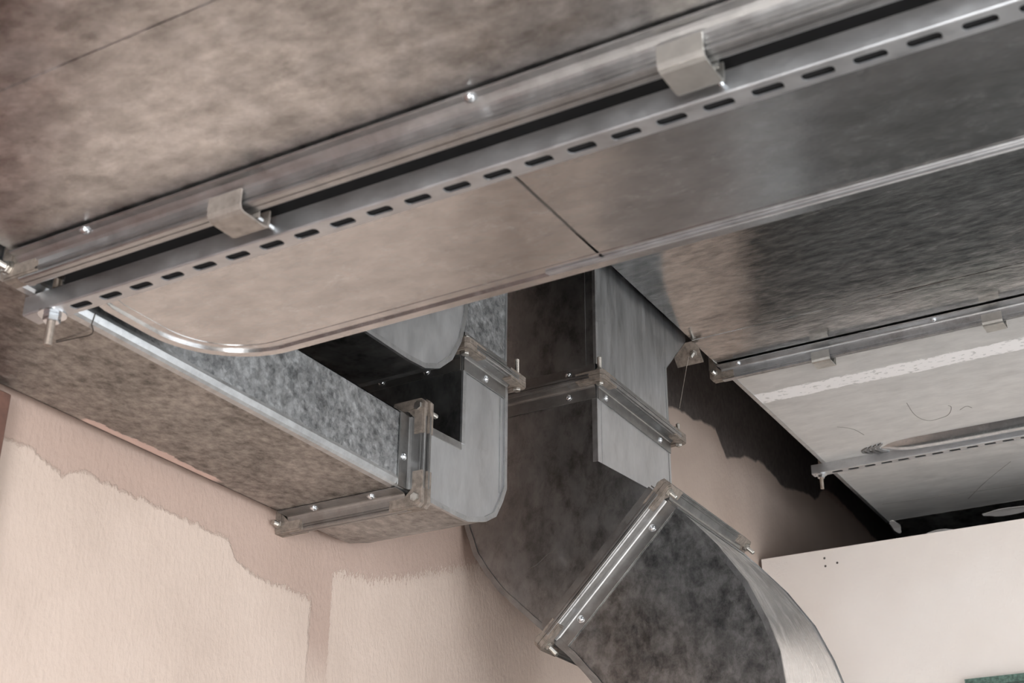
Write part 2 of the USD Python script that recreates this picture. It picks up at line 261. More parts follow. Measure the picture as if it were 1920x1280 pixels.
used = {}
def numbered(path):
    k = used.get(path, -1)+1; used[path] = k
    return path if k == 0 else '%s_%03d' % (path, k)

class Thing:
    """an Xform at the thing's base whose children are its parts"""
    def __init__(self, name, label, cat, base, group=None, kind=None):
        self.path = numbered('/World/'+name); self.base = V(*base)+V(0, 0, EYE)
        x = UsdGeom.Xform.Define(stage, self.path); x.AddTranslateOp().Set(Gf.Vec3d(*[float(c) for c in self.base]))
        self.x = x; p = x.GetPrim()
        if label: p.SetCustomDataByKey('label', label)
        if cat: p.SetCustomDataByKey('category', cat)
        if group: p.SetCustomDataByKey('group', group)
        if kind: p.SetCustomDataByKey('kind', kind)
    def part(self, name, mesh, m, under=None, label=None, smooth=False):
        path = numbered((under or self.path)+'/'+name)
        mm = tm(np.asarray(mesh.vertices)+V(0, 0, EYE)-self.base, mesh.faces)
        pr = usdkit.mesh(stage, path, mm, m, smooth=smooth)
        if label: pr.GetPrim().SetCustomDataByKey('label', label)
        return path

def one(name, mesh, m, label=None, cat=None, kind=None, smooth=False):
    path = numbered('/World/'+name); c = mesh.bounds.mean(0); c[2] = mesh.bounds[0][2]
    mm = tm(np.asarray(mesh.vertices)-c, mesh.faces)
    pr = usdkit.mesh(stage, path, mm, m, smooth=smooth); c = c+V(0, 0, EYE)
    UsdGeom.Xformable(pr).AddTranslateOp().Set(Gf.Vec3d(*[float(q) for q in c]))
    for k, v in (('label', label), ('category', cat), ('kind', kind)):
        if v: pr.GetPrim().SetCustomDataByKey(k, v)
    return path

# half of a slip-on duct flange: a base leg on the sheet, a sloped root and a standing leg with two beads. (s along the flow, h away from the sheet)
RAILN = [(0.0008, 0), (0.029, 0), (0.029, 0.0018), (0.0275, 0.0024), (0.019, 0.0028), (0.0165, 0.0055), (0.0125, 0.0085), (0.0105, 0.0115), (0.0095, 0.018), (0.0105, 0.0205), (0.0105, 0.0235), (0.0075, 0.0248), (0.0075, 0.0262), (0.0102, 0.0275), (0.0100, 0.0298), (0.0075, 0.0306), (0.0008, 0.0306)]
RAIL = [(0.0006, 0), (0.040, 0), (0.040, 0.0024), (0.0150, 0.0024), (0.0125, 0.0036), (0.0108, 0.0066), (0.0096, 0.0105), (0.0088, 0.0145), (0.0080, 0.0195),
        (0.0088, 0.0215), (0.0088, 0.0240), (0.0060, 0.0252), (0.0058, 0.0268), (0.0076, 0.0280), (0.0072, 0.0298), (0.0050, 0.0306), (0.0006, 0.0306)]

def flange_half(t, corners, flow, rails, brackets, bolts=(), screws=None, mat_rail=None, prof=RAIL, gap=0.0008, sd=0.0265):
    """half a flange frame on one duct section. corners: the four corners of the duct's mouth in order; flow: unit vector from the joint into this section;
    rails: which sides (i: corner i to i+1); brackets: which corners; bolts: which corners carry a bolt, with its two lengths"""
    C = [V(*c) for c in corners]; mid = sum(C)/4; flow = np.asarray(flow, float)
    names = {}
    for i in rails:
        a, b = C[i], C[(i+1) % 4]; d = b-a; L = np.linalg.norm(d); d /= L
        out = (a+b)/2-mid; out -= d*np.dot(out, d); out -= flow*np.dot(out, flow); out /= np.linalg.norm(out)
        path = t.part('flange_rail', ext(prof, a+out*gap, flow, out, d, 0.002, L-0.002), mat_rail or Z_RAIL)
        for s in (screws or {}).get(i, ()):
            o = a+d*s*L+flow*sd+out*(gap+0.0024)
            t.part('screw', screw_mesh(o, out), SCREW, under=path, smooth=40)
    for i in brackets:
        p, q, r = C[i-1], C[i], C[(i+1) % 4]
        e1 = (q-r)/np.linalg.norm(q-r); e2 = (q-p)/np.linalg.norm(q-p)          # outward beyond the corner along each side
        g = 0.034
        pl = Polygon([(-g, 0.0115), (-g, 0.0312), (0.024, 0.0312), (0.0312, 0.024), (0.0312, -g), (0.0115, -g), (0.0115, -0.004), (-0.004, 0.0115)])
        path = t.part('corner_bracket', join(ext(pl, q, e1, e2, flow, 0.0004, 0.0105), ext([(-g+.004, 0.0125), (-g+.004, 0.0285), (0.022, 0.0285), (0.0285, 0.022), (0.0285, -g+.004), (0.0125, -g+.004), (0.0125, 0.0125)], q, e1, e2, flow, 0.0105, 0.0122)), RUST)
        for bi, l1, l2 in bolts:
            if bi == i:
                o = q+(e1+e2)*0.0155
                t.part('bolt', join(thread(0.0050, -l1, l2, o, flow), prism6(0.0082, 0.0068, o+flow*0.0122, flow, 0.3), lathe([(0.004, 0), (0.0095, 0), (0.0095, 0.0016), (0.004, 0.0016)], o+flow*0.0122, flow, 14)), BOLT, under=path)
                t.part('bolt_head', prism6(0.0082, 0.006, o-flow*(0.0122+0.006), flow), BOLT, under=path)

# ------------------------------------------------------------------ the room
WX = -1.615
FZ = -EYE; CZ = 2.06
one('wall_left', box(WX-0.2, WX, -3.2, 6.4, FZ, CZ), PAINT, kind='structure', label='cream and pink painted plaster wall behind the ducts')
one('floor', box(WX-0.2, 2.3, -3.2, 6.4, FZ-0.15, FZ), FLOOR, kind='structure', label='bare concrete floor of the room')
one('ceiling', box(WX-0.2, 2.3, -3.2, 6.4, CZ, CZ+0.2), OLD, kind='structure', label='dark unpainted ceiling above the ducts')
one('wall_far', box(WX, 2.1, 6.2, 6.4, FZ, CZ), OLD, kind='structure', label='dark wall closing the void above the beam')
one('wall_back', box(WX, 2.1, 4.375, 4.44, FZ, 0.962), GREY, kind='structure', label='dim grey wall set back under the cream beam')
# bulkhead beam: painted face, open below
bp = [(WX+0.012, 1.425), (2.1, 1.425), (2.1, 0.962), (WX+0.012, 0.962)]
t = Thing('wall_bulkhead', 'cream painted downstand beam below the far end of the right duct', None, (0.2, 4.36, 0.962), kind='structure')
t.part('beam', ext_y(bp, 4.30, 4.42), CREAM)
for hx, hz in ((-1.393, 1.397), (-1.353, 1.376), (-1.392, 1.371)):
    t.part('anchor_hole', lathe([(0, 0), (0.0038, 0), (0.0038, 0.0006), (0, 0.0006)], (hx, 4.2994, hz), Y, 8), SCRATCH)
# rear wall with a window opening, right wall with a window opening
def pierced(w0, w1, h0, h1, hole): return Polygon([(w0, h0), (w1, h0), (w1, h1), (w0, h1)], [[(hole[0], hole[2]), (hole[1], hole[2]), (hole[1], hole[3]), (hole[0], hole[3])]])
one('wall_rear', ext_y(pierced(WX, 2.1, FZ, CZ, (0.3, 2.0, -1.15, 0.95)), -3.0, -2.8), ROOMW, kind='structure', label='plain plaster wall behind the viewer')
one('wall_right', ext_x(pierced(-3.0, 6.2, FZ, CZ, (-0.1, 3.9, -0.9, 0.6)), 2.1, 2.3), ROOMW, kind='structure', label='plain plaster wall at the right of the room')
def window(name, label, rail):
    t = Thing(name, label, None, (0, 0, 0), kind='structure')
    for b in rail: t.part('window_bar', bbox(*b), WOOD)
window('window_1', 'wide window in the wall behind the viewer', [(0.3, 2.0, -2.9, -2.84, -1.15, -1.09), (0.3, 2.0, -2.9, -2.84, 0.89, 0.95), (0.3, 0.36, -2.9, -2.84, -1.09, 0.89), (1.94, 2.0, -2.9, -2.84, -1.09, 0.89), (1.12, 1.18, -2.9, -2.84, -1.09, 0.89)])
window('window_2', 'long window in the right wall', [(2.15, 2.21, -0.1, 3.9, -0.9, -0.84), (2.15, 2.21, -0.1, 3.9, 0.54, 0.6), (2.15, 2.21, -0.1, -0.04, -0.84, 0.54), (2.15, 2.21, 3.84, 3.9, -0.84, 0.54), (2.15, 2.21, 1.87, 1.93, -0.84, 0.54)])

# ------------------------------------------------------------------ big overhead duct: near section and rounded end section
DZ = 0.862                                        # its underside
J1 = 1.029                                        # the joint between them
xl, xr, ztop = -1.300, 0.60, 1.20
t = Thing('overhead_duct', 'big flat galvanised duct section nearest the viewer, above the ribbed flange', 'duct', (-0.35, 0.3, DZ))
t.part('bottom_panel', box(xl, xr, -0.6, 0.7720, DZ, DZ+0.0015), Z_MAIN)
t.part('bottom_panel', box(xl, xr, 0.7700, J1-0.001, DZ-0.0012, DZ+0.0003), Z_MAIN)
t.part('side_panel', box(xl, xl+0.0015, -0.6, J1-0.001, DZ, ztop), Z_STREAK)
t.part('side_panel', box(xr-0.0015, xr, -0.6, J1-0.001, DZ, ztop), Z_STREAK)
t.part('top_panel', box(xl, xr, -0.6, J1-0.001, ztop-0.0015, ztop), Z_STREAK)
t.part('end_panel', box(xl, xr, -0.6015, -0.6, DZ, ztop), Z_STREAK)
c1 = [(xl, J1, DZ), (xr, J1, DZ), (xr, J1, ztop), (xl, J1, ztop)]
flange_half(t, c1, -Y, (0, 1, 3), (0, 1), bolts=((0, 0.03, 0.05),), screws={0: (0.064, 0.343, 0.62, 0.9)}, prof=RAILN, gap=0.0045, sd=0.0225, mat_rail=Z_RAILN)

t = Thing('overhead_elbow', 'rounded galvanised duct end hung just past the ribbed flange, above the slotted channel', 'duct', (-0.35, 1.2, DZ))
yf = 1.391
def arc(cx, cy, r, a0, a1, n=10): return [(cx+r*math.cos(math.radians(a0+(a1-a0)*i/n)), cy+r*math.sin(math.radians(a0+(a1-a0)*i/n))) for i in range(n+1)]
out_line = [(xl, J1+0.001), (xl, 1.115), (xl-0.014, 1.175)] + arc(xl-0.014+0.135, yf-0.135, 0.135, 180, 90, 24) + [(xr, yf)]
body = Polygon(out_line+[(xr, J1+0.001)])
left_part = body.intersection(Polygon([(-2, 0), (-0.6975, 0), (-0.6855, 2), (-2, 2)]))
t.part('bottom_panel', ext_z(left_part, DZ-0.0004, DZ+0.0012), Z_ELB)
t.part('bottom_panel', ext_z(body.difference(Polygon([(-2, 0), (-0.6935, 0), (-0.6815, 2), (-2, 2)])), DZ-0.0004, DZ+0.0012), Z_ELB)
t.part('lap_joint', ext_z(body.intersection(Polygon([(-0.6985, 1.10), (-0.6920, 1.10), (-0.6805, 1.360), (-0.6865, 1.360)])), DZ+0.0006, DZ+0.0020), SCRATCH, label='dark gap between two sheets')
rim = LineString(out_line).buffer(0.0125, join_style=1).intersection(body)
t.part('seam', ext_z(rim, DZ-0.0034, DZ-0.0004), Z_ELB, label='folded seam along the rounded edge', smooth=40)
rim2 = LineString([(x, y) for x, y in out_line]).buffer(0.030, join_style=1).intersection(body).difference(LineString(out_line).buffer(0.0275, join_style=1))
t.part('seam', ext_z(rim2, DZ-0.0010, DZ-0.0004), Z_ELB, smooth=40)
t.part('edge_fold', ext_x([(yf-0.021, DZ-0.0036), (yf-0.010, DZ-0.0016), (yf+0.0012, DZ+0.0036), (yf+0.0012, DZ+0.006), (yf-0.021, DZ-0.0008)], -0.765, xr), Z_SMOOTH, label='pale rolled fold along the far edge')
t.part('side_panel', ext_z(sheet(out_line), DZ-0.003, ztop), Z_STREAK, smooth=40)
t.part('side_panel', box(xr-0.0015, xr, J1+0.001, yf, DZ, ztop), Z_STREAK)
t.part('top_panel', ext_z(body, ztop-0.0015, ztop), Z_STREAK)
flange_half(t, c1, Y, (0, 1, 3), (0, 1), prof=RAILN, gap=0.0045, mat_rail=Z_RAILN)

def channel(name, label, x0, x1, y0, y1, z0, h, slot0, rod_x=()):
    """slotted carrier channel, open upwards, with slots through its web"""
    t = Thing(name, label, 'channel', ((x0+x1)/2, (y0+y1)/2, z0))
    w = y1-y0; ym = (y0+y1)/2
    holes = []
    x = slot0
    while x < x1-0.02:
        r = 0.0061; hl = 0.0160
        if x-hl > x0+0.004: holes.append([(x-hl+r*0.6, ym-r), (x+hl-r*0.6, ym-r), (x+hl-r*0.15, ym-r*0.75), (x+hl, ym-r*0.35), (x+hl, ym+r*0.35), (x+hl-r*0.15, ym+r*0.75), (x+hl-r*0.6, ym+r), (x-hl+r*0.6, ym+r), (x-hl+r*0.15, ym+r*0.75), (x-hl, ym+r*0.35), (x-hl, ym-r*0.35), (x-hl+r*0.15, ym-r*0.75)])
        x += 0.05
    web = Polygon([(x0, y0+0.002), (x1, y0+0.002), (x1, y1-0.002), (x0, y1-0.002)], holes)
    t.part('slotted_web', ext_z(web, z0, z0+0.002), Z_STRUT, label='underside of the channel with a row of long slots')
    t.part('rubber_insert', box(x0+0.045, x1-0.006, y0+0.0032, y1-0.0032, z0+0.0045, z0+h-0.0045), RUBBER)
    for s, yy in ((1, y0), (-1, y1)):
        prof = [(yy, z0+0.002), (yy+s*0.0006, z0+0.0006), (yy+s*0.002, z0), (yy+s*0.0022, z0+0.002), (yy+s*0.002, z0+h-0.002), (yy+s*0.007, z0+h-0.002), (yy+s*0.007, z0+h), (yy, z0+h)]
        t.part('channel_side', ext_x(prof, x0, x1), Z_STRUT)
    return t
# channel under the near duct
ch = channel('slotted_channel', 'long slotted steel channel crossing under the rounded duct end, nearest the viewer', -1.356, 0.70, 1.081, 1.110, 0.8200, 0.0265, -1.269)
ch.part('rubber_pad', box(-1.290, 0.59, 1.082, 1.109, 0.8466, DZ-0.0006), RUBBER, label='black rubber strip between the channel and the duct')
RODM = plain('rod_steel', (0.34, 0.29, 0.25), 0.5, 0.8, 0.3, 80)
def hanger(name, label, x, y, ztip, znut, up_to):
    t = Thing(name, label, 'threaded rod', (x, y, ztip))
    t.part('rod', join(thread(0.0058, 0, znut-ztip+0.10, (x, y, ztip), Z, 0.0022, 12), lathe([(0, 0), (0.0052, 0), (0.0052, up_to-znut-0.09), (0, up_to-znut-0.09)], (x, y, znut+0.09), Z, 12)), RODM)
    t.part('nut', prism6(0.0112, 0.0095, (x, y, znut-0.0117), Z), SCREW)
    t.part('washer', lathe([(0.0055, 0), (0.0180, 0), (0.0180, 0.0022), (0.0055, 0.0022)], (x, y, znut-0.0022), Z, 20), SCREW)
hanger('hanger_rod', 'threaded rod with bright nut and washer at the left end of the near slotted channel', -1.318, 1.0955, 0.776, 0.820, CZ)
hanger('hanger_rod', 'threaded rod holding the right end of the near slotted channel', 0.655, 1.0955, 0.776, 0.820, CZ)

# ------------------------------------------------------------------ square duct along the wall, its elbow and riser
LX0, LX1, LZ0, LZ1, JL = -1.590, -1.335, 0.846, 0.983, 1.915
t = Thing('wall_duct', 'small rectangular galvanised duct running along the left wall, speckled side and brown underside', 'duct', (-1.46, 1.0, LZ0))
t.part('bottom_panel', box(LX0, LX1-0.012, -0.6, JL-0.001, LZ0, LZ0+0.0015), Z_BROWN, label='brownish mottled underside with pink paint on its wall edge')
t.part('side_panel', box(LX1-0.0015, LX1, -0.6, JL-0.001, LZ0+0.016, LZ1), Z_SPECK, label='grey speckled side sheet')
t.part('side_panel', box(LX0, LX0+0.0015, -0.6, JL-0.001, LZ0, LZ1), Z_STREAK)
t.part('top_panel', box(LX0, LX1, -0.6, JL-0.001, LZ1-0.0015, LZ1), Z_STREAK)
t.part('corner_seam', ext_y([(LX1-0.0125, LZ0-0.0006), (LX1-0.004, LZ0+0.0010), (LX1-0.0005, LZ0+0.0045), (LX1+0.0022, LZ0+0.013), (LX1+0.0022, LZ0+0.018), (LX1-0.001, LZ0+0.0185), (LX1-0.0125, LZ0+0.003)], -0.6, JL-0.001), Z_SEAM, label='bright folded corner seam')
cL = [(LX1, JL, LZ0), (LX1, JL, LZ1), (LX0, JL, LZ1), (LX0, JL, LZ0)]
flange_half(t, cL, -Y, (0, 1, 3), (0, 1, 3), screws={0: (0.42,), 3: (0.28, 0.76)})

RX0, RX1 = LX0, -1.330
JA, AY0, AY1 = 1.175, 2.062, 2.222
heelA = [(JL+0.001, LZ0)] + [(2.05, LZ0), (2.09, LZ0+0.002)] + [(2.150, LZ0+0.020), (2.185, LZ0+0.040), (2.208, LZ0+0.075), (AY1, LZ0+0.105)] + [(AY1, JA-0.001)]
throatA = [(JL+0.001, LZ1), (AY0, LZ1+0.006), (AY0, JA-0.001)]
cheekA = heelA+throatA[::-1]
t = Thing('wall_elbow', 'small square elbow turning up from the wall duct, pale cheek with stepped inner corner', 'duct elbow', (-1.46, 2.05, LZ0))
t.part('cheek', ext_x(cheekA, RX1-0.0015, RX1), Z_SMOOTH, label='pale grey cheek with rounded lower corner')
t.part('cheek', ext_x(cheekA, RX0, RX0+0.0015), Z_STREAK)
t.part('heel_panel', ext_x(sheet(heelA), RX0, RX1), Z_BROWN2, smooth=40)
t.part('throat_panel', ext_x(sheet(throatA), RX0, RX1), Z_DARK)
seamA = LineString(heelA).buffer(0.0075, cap_style=2, join_style=1).intersection(Polygon(cheekA).buffer(0.002))
t.part('seam', ext_x(seamA, RX1-0.003, RX1+0.0035), Z_SEAM, label='folded seam round the outer edge of the cheek')
t.part('seam', ext_x([(JL+0.045, LZ1-0.013), (AY0+0.002, LZ1-0.007), (AY0, LZ1+0.006), (JL+0.045, LZ1)], RX1-0.002, RX1+0.0025), Z_RAIL)
t.part('seam', ext_x([(AY0, LZ1+0.006), (AY0+0.011, LZ1+0.006), (AY0+0.011, JA-0.04), (AY0, JA-0.04)], RX1-0.010, RX1+0.0030), Z_SEAM)
t.part('seam', ext_x([(AY1-0.022, LZ0+0.09), (AY1-0.0205, LZ0+0.09), (AY1-0.0205, JA-0.04), (AY1-0.022, JA-0.04)], RX1-0.002, RX1+0.0012), Z_SEAM)
cLa = [(RX1, JL, LZ0), (RX1, JL, LZ1), (RX0, JL, LZ1), (RX0, JL, LZ0)]
flange_half(t, cLa, Y, (0, 1, 3), (0, 1, 3), bolts=((0, 0.012, 0.024), (1, 0.012, 0.042), (3, 0.03, 0.02)))
cA = [(RX0, AY0, JA), (RX1, AY0, JA), (RX1, AY1, JA), (RX0, AY1, JA)]
flange_half(t, cA, -Z, (0, 1), (1, 2), screws={0: (0.30, 0.70), 1: (0.5,)})

t = Thing('wall_riser', 'small upright speckled duct rising from the stepped elbow to the ceiling', 'duct', (-1.46, 2.14, JA))
t.part('side_panel', box(RX1-0.0015, RX1, AY0, AY1, JA+0.001, CZ-0.01), Z_SPECK)
t.part('side_panel', box(RX0, RX0+0.0015, AY0, AY1, JA+0.001, CZ-0.01), Z_STREAK)
t.part('front_panel', box(RX0, RX1, AY0, AY0+0.0015, JA+0.001, CZ-0.01), Z_DARK)
t.part('rear_panel', box(RX0, RX1, AY1-0.0015, AY1, JA+0.001, CZ-0.01), Z_DARK)
t.part('seam', box(RX1-0.004, RX1+0.0012, AY1-0.006, AY1+0.0008, JA+0.04, CZ-0.01), Z_STREAK)
flange_half(t, cA, Z, (0, 1), (1, 2), bolts=((2, 0.012, 0.05), (1, 0.012, 0.02)))

# rounded duct end above the wall duct
BX0, BX1 = -1.585, -1.312
heel2 = [(1.40, 1.070), (1.86, 1.070), (1.91, 1.0745), (1.955, 1.092), (1.995, 1.125), (2.025, 1.175), (2.043, 1.24), (2.048, 1.30), (2.048, 1.62)]
cheek2 = heel2+[(1.40, 1.62)]
t = Thing('upper_elbow', 'rounded galvanised duct end above the wall duct, tucked behind the big rounded duct', 'duct elbow', (-1.45, 1.75, 1.07))
t.part('cheek', ext_x(cheek2, BX1-0.0015, BX1), Z_SMOOTH, label='pale cheek with a large round corner')
t.part('cheek', ext_x(cheek2, BX0, BX0+0.0015), Z_STREAK)
t.part('heel_panel', ext_x(sheet(heel2), BX0, BX1), Z_DARK)
t.part('top_panel', box(BX0, BX1, 1.40, 2.048, 1.6185, 1.62), Z_STREAK)
t.part('end_panel', box(BX0, BX1, 1.40, 1.4015, 1.07, 1.62), Z_STREAK)
t.part('seam', ext_x(LineString(heel2).buffer(0.008, cap_style=2, join_style=1).intersection(Polygon(cheek2).buffer(0.0015)), BX1-0.003, BX1+0.003), Z_SEAM, label='bright folded seam round the corner')

# ------------------------------------------------------------------ large riser with offset elbows
QX0, QX1, QY0, QY1, JB = -1.608, -1.280, 2.515, 2.885, 1.281
t = Thing('large_riser', 'large upright dark duct between the stepped elbow and the right-hand duct', 'duct', (-1.44, 2.70, JB))
upc = [(QY0, JB+0.001), (QY1, JB+0.001), (QY1, 1.461), (3.007, 1.583), (3.007, 1.95), (QY0, 1.95)]
t.part('side_panel', ext_x(upc, QX1-0.0015, QX1), Z_STREAK, label='grey streaked side, flaring out at the top')
t.part('side_panel', ext_x(upc, QX0, QX0+0.0015), Z_STREAK)
t.part('front_panel', box(QX0, QX1, QY0, QY0+0.0015, JB+0.001, 1.95), Z_DARK)
t.part('rear_panel', ext_x(sheet([(QY1, JB+0.001), (QY1, 1.461), (3.007, 1.583), (3.007, 1.95)]), QX0, QX1), Z_DARK)
t.part('top_panel', box(QX0, QX1, QY0, 3.007, 1.9485, 1.95), Z_DARK)
t.part('seam', box(QX1-0.006, QX1+0.0012, QY0-0.0012, QY0+0.008, JB+0.04, 1.94), Z_SEAM, label='pale folded corner seam')
t.part('seam', box(QX1-0.027, QX1-0.0245, QY0-0.0012, QY0+0.001, JB+0.04, 1.94), Z_DARK)
t.part('seam', box(QX1-0.001, QX1+0.0014, QY1-0.0115, QY1-0.009, JB+0.04, 1.46), Z_STREAK)
cB = [(QX0, QY0, JB), (QX1, QY0, JB), (QX1, QY1, JB), (QX0, QY1, JB)]
flange_half(t, cB, Z, (0, 1), (1, 2), bolts=((1, 0.02, 0.046), (2, 0.02, 0.038)), screws={0: (0.80,)})

A1, A0 = V(-1.135, 0.993), V(-1.389, 0.739)           # the tilted joint, upper and lower corner in x, z
fl = V(1, -1)/math.sqrt(2)                           # flow across it
g = fl*0.001
heelB = [(QX0, JB-0.001), (QX0, 1.06), (-1.600, 1.005), (-1.576, 0.940), (-1.545, 0.893), (-1.510, 0.850), (-1.453, 0.797), tuple(A0-g)]
throatB = [(QX1, JB-0.001), (QX1, 1.097), tuple(A1-g)]
cheekB = heelB+throatB[::-1]
t = Thing('offset_elbow', 'large dark elbow with rounded heel, between the level flange and the tilted flange', 'duct elbow', (-1.44, 2.70, 0.74))
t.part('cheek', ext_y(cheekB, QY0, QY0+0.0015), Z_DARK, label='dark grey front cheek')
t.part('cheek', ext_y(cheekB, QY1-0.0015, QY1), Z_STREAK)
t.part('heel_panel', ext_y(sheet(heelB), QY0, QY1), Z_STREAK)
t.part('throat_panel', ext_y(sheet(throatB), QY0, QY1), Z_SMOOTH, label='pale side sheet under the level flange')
rngs = LineString(heelB[1:]).buffer(0.0075, cap_style=2, join_style=1).intersection(Polygon(cheekB).buffer(0.004))
sm = ext_y(rngs, QY0-0.0035, QY0+0.003).subdivide().subdivide()
sm.vertices = sm.vertices + meshkit.noise(sm.vertices*90)[:, None]*np.array([0.0012, 0.0012, 0.0012])
t.part('seam', sm, Z_RAIL, label='hammered lumpy seam along the heel')
t.part('seam', ext_y([(QX1-0.011, JB-0.04), (QX1+0.001, JB-0.04), (QX1+0.001, 1.097), (QX1-0.011, 1.098)], QY0-0.0014, QY0+0.002), Z_SEAM)
t.part('seam', box(QX1, QX1+0.0012, QY0+0.018, QY0+0.0195, 1.097, JB-0.04), Z_SEAM)
t.part('seam', box(QX1, QX1+0.0014, QY1-0.012, QY1-0.010, 1.097, JB-0.04), Z_RAIL)
flange_half(t, cB, -Z, (0, 1), (1, 2), screws={0: (0.80,), 1: (0.10, 0.84)})
t.part('scratch', ext_y(LineString([(-1.4461, 0.8897), (-1.4257, 0.8969), (-1.3979, 0.9178), (-1.359, 0.9243)]).buffer(0.0007), QY0-0.0004, QY0+0.0002), SCRATCH, label='thin dark scratch')
cT = [(A0[0], QY0, A0[1]), (A1[0], QY0, A1[1]), (A1[0], QY1, A1[1]), (A0[0], QY1, A0[1])]
F3 = V(fl[0], 0, fl[1])
flange_half(t, cT, -F3, (0, 1, 3), (0, 1, 2), mat_rail=Z_RAIL)

heelC = [tuple(A1+g), (-1.080, 0.936), (-1.025, 0.874), (-0.970, 0.795), (-0.935, 0.718), (-0.915, 0.656), (-0.909, 0.597), (-0.909, 0.46)]
throatC = [tuple(A0+g), (-1.345, 0.697), (-1.297, 0.644), (-1.262, 0.598), (-1.243, 0.553), (-1.237, 0.500), (-1.237, 0.46)]
cheekC = heelC+throatC[::-1]
t = Thing('lower_elbow', 'lowest large elbow with dark scuffed cheek and bright curved right side', 'duct elbow', (-1.07, 2.70, 0.46))
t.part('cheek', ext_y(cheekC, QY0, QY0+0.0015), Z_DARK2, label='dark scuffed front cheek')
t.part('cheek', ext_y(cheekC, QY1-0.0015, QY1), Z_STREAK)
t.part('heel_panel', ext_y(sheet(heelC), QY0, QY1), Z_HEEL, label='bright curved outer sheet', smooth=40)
t.part('throat_panel', ext_y(sheet(throatC), QY0, QY1), Z_STREAK)
rngs = LineString(heelC).buffer(0.0085, cap_style=2, join_style=1).intersection(Polygon(cheekC).buffer(0.002))
t.part('seam', ext_y(rngs, QY0-0.0030, QY0+0.003), Z_DARK, label='folded seam along the outer curve')
t.part('seam', ext_y(LineString(heelC).buffer(0.003, cap_style=2, join_style=1), QY1-0.002, QY1+0.002), Z_DARK)
rngs = LineString(throatC).buffer(0.0085, cap_style=2, join_style=1).intersection(Polygon(cheekC).buffer(0.006))
sm = ext_y(rngs, QY0-0.0045, QY0+0.003).subdivide().subdivide()
sm.vertices = sm.vertices + meshkit.noise(sm.vertices*90)[:, None]*np.array([0.0012, 0.0012, 0.0012])
t.part('seam', sm, Z_RAIL, label='hammered lumpy seam along the inner curve')
flange_half(t, cT, F3, (0, 1, 3), (0, 1, 2), bolts=((0, 0.02, 0.040), (1, 0.02, 0.034), (2, 0.02, 0.036)), screws={0: (0.187, 0.83)})

t = Thing('down_duct', 'straight large duct dropping to the floor below the lowest elbow', 'duct', (-1.07, 2.70, FZ))
t.part('front_panel', box(-1.237, -0.909, QY0, QY0+0.0015, FZ, 0.459), Z_DARK)
t.part('rear_panel', box(-1.237, -0.909, QY1-0.0015, QY1, FZ, 0.459), Z_DARK)
t.part('side_panel', box(-1.237, -1.2355, QY0, QY1, FZ, 0.459), Z_STREAK)
t.part('side_panel', box(-0.9105, -0.909, QY0, QY1, FZ, 0.459), Z_SMOOTH)

# ------------------------------------------------------------------ wide duct on the right: near section and far section
W0, W1, WZ, WT, J3 = -1.262, 0.9, 1.580, 1.92, 3.197
t = Thing('wide_duct', 'wide high duct section at right with a pale patch, ahead of its clamped flange', 'duct', (-0.2, 2.4, WZ))
t.part('bottom_panel', box(W0, W1, 1.45, 3.005, WZ, WZ+0.0015), Z_FAR)
t.part('bottom_panel', box(W0, W1, 3.003, J3-0.001, WZ-0.0008, WZ+0.0007), Z_FAR)
t.part('side_panel', box(W0, W0+0.0015, 1.45, J3-0.001, WZ, WT), Z_STREAK)
t.part('side_panel', box(W1-0.0015, W1, 1.45, J3-0.001, WZ, WT), Z_STREAK)
t.part('top_panel', box(W0, W1, 1.45, J3-0.001, WT-0.0015, WT), Z_STREAK)
t.part('end_panel', box(W0, W1, 1.4485, 1.45, WZ, WT), Z_STREAK)
c3 = [(W0, J3, WZ), (W1, J3, WZ), (W1, J3, WT), (W0, J3, WT)]
flange_half(t, c3, -Y, (0, 3), (0,), screws={0: (0.025, 0.257, 0.49, 0.72)}, gap=0.004, mat_rail=Z_RAILF)

t = Thing('wide_duct', 'farther wide duct section at right, its underside smeared with a white paint strip', 'duct', (-0.2, 4.0, WZ))
curve = [(4.58, WZ), (4.635, WZ-0.006), (4.68, WZ-0.022), (4.715, WZ-0.050), (4.738, WZ-0.090), (4.745, WZ-0.135), (4.745, 1.02)]
cend = [(5.085, 1.02), (5.085, WT)]
t.part('bottom_panel', box(W0, W1, J3+0.001, 4.58, WZ, WZ+0.0015), Z_FAR2, label='underside with a ragged white paint strip')
t.part('heel_panel', ext_x(sheet(curve), W0, W1), Z_DARK, label='dark rounded bend at the far end', smooth=40)
t.part('side_panel', ext_x([(J3+0.001, WZ)]+curve+cend+[(J3+0.001, WT)], W0, W0+0.0015), Z_STREAK)
t.part('side_panel', ext_x([(J3+0.001, WZ)]+curve+cend+[(J3+0.001, WT)], W1-0.0015, W1), Z_STREAK)
t.part('top_panel', box(W0, W1, J3+0.001, 5.085, WT-0.0015, WT), Z_STREAK)
t.part('rear_panel', box(W0, W1, 5.0835, 5.085, 1.02, WT), Z_STREAK)
t.part('corner_seam', ext_y([(W0-0.002, WZ+0.010), (W0-0.002, WZ-0.0015), (W0+0.009, WZ-0.0015), (W0+0.009, WZ)], J3+0.045, 4.60), Z_SEAM)
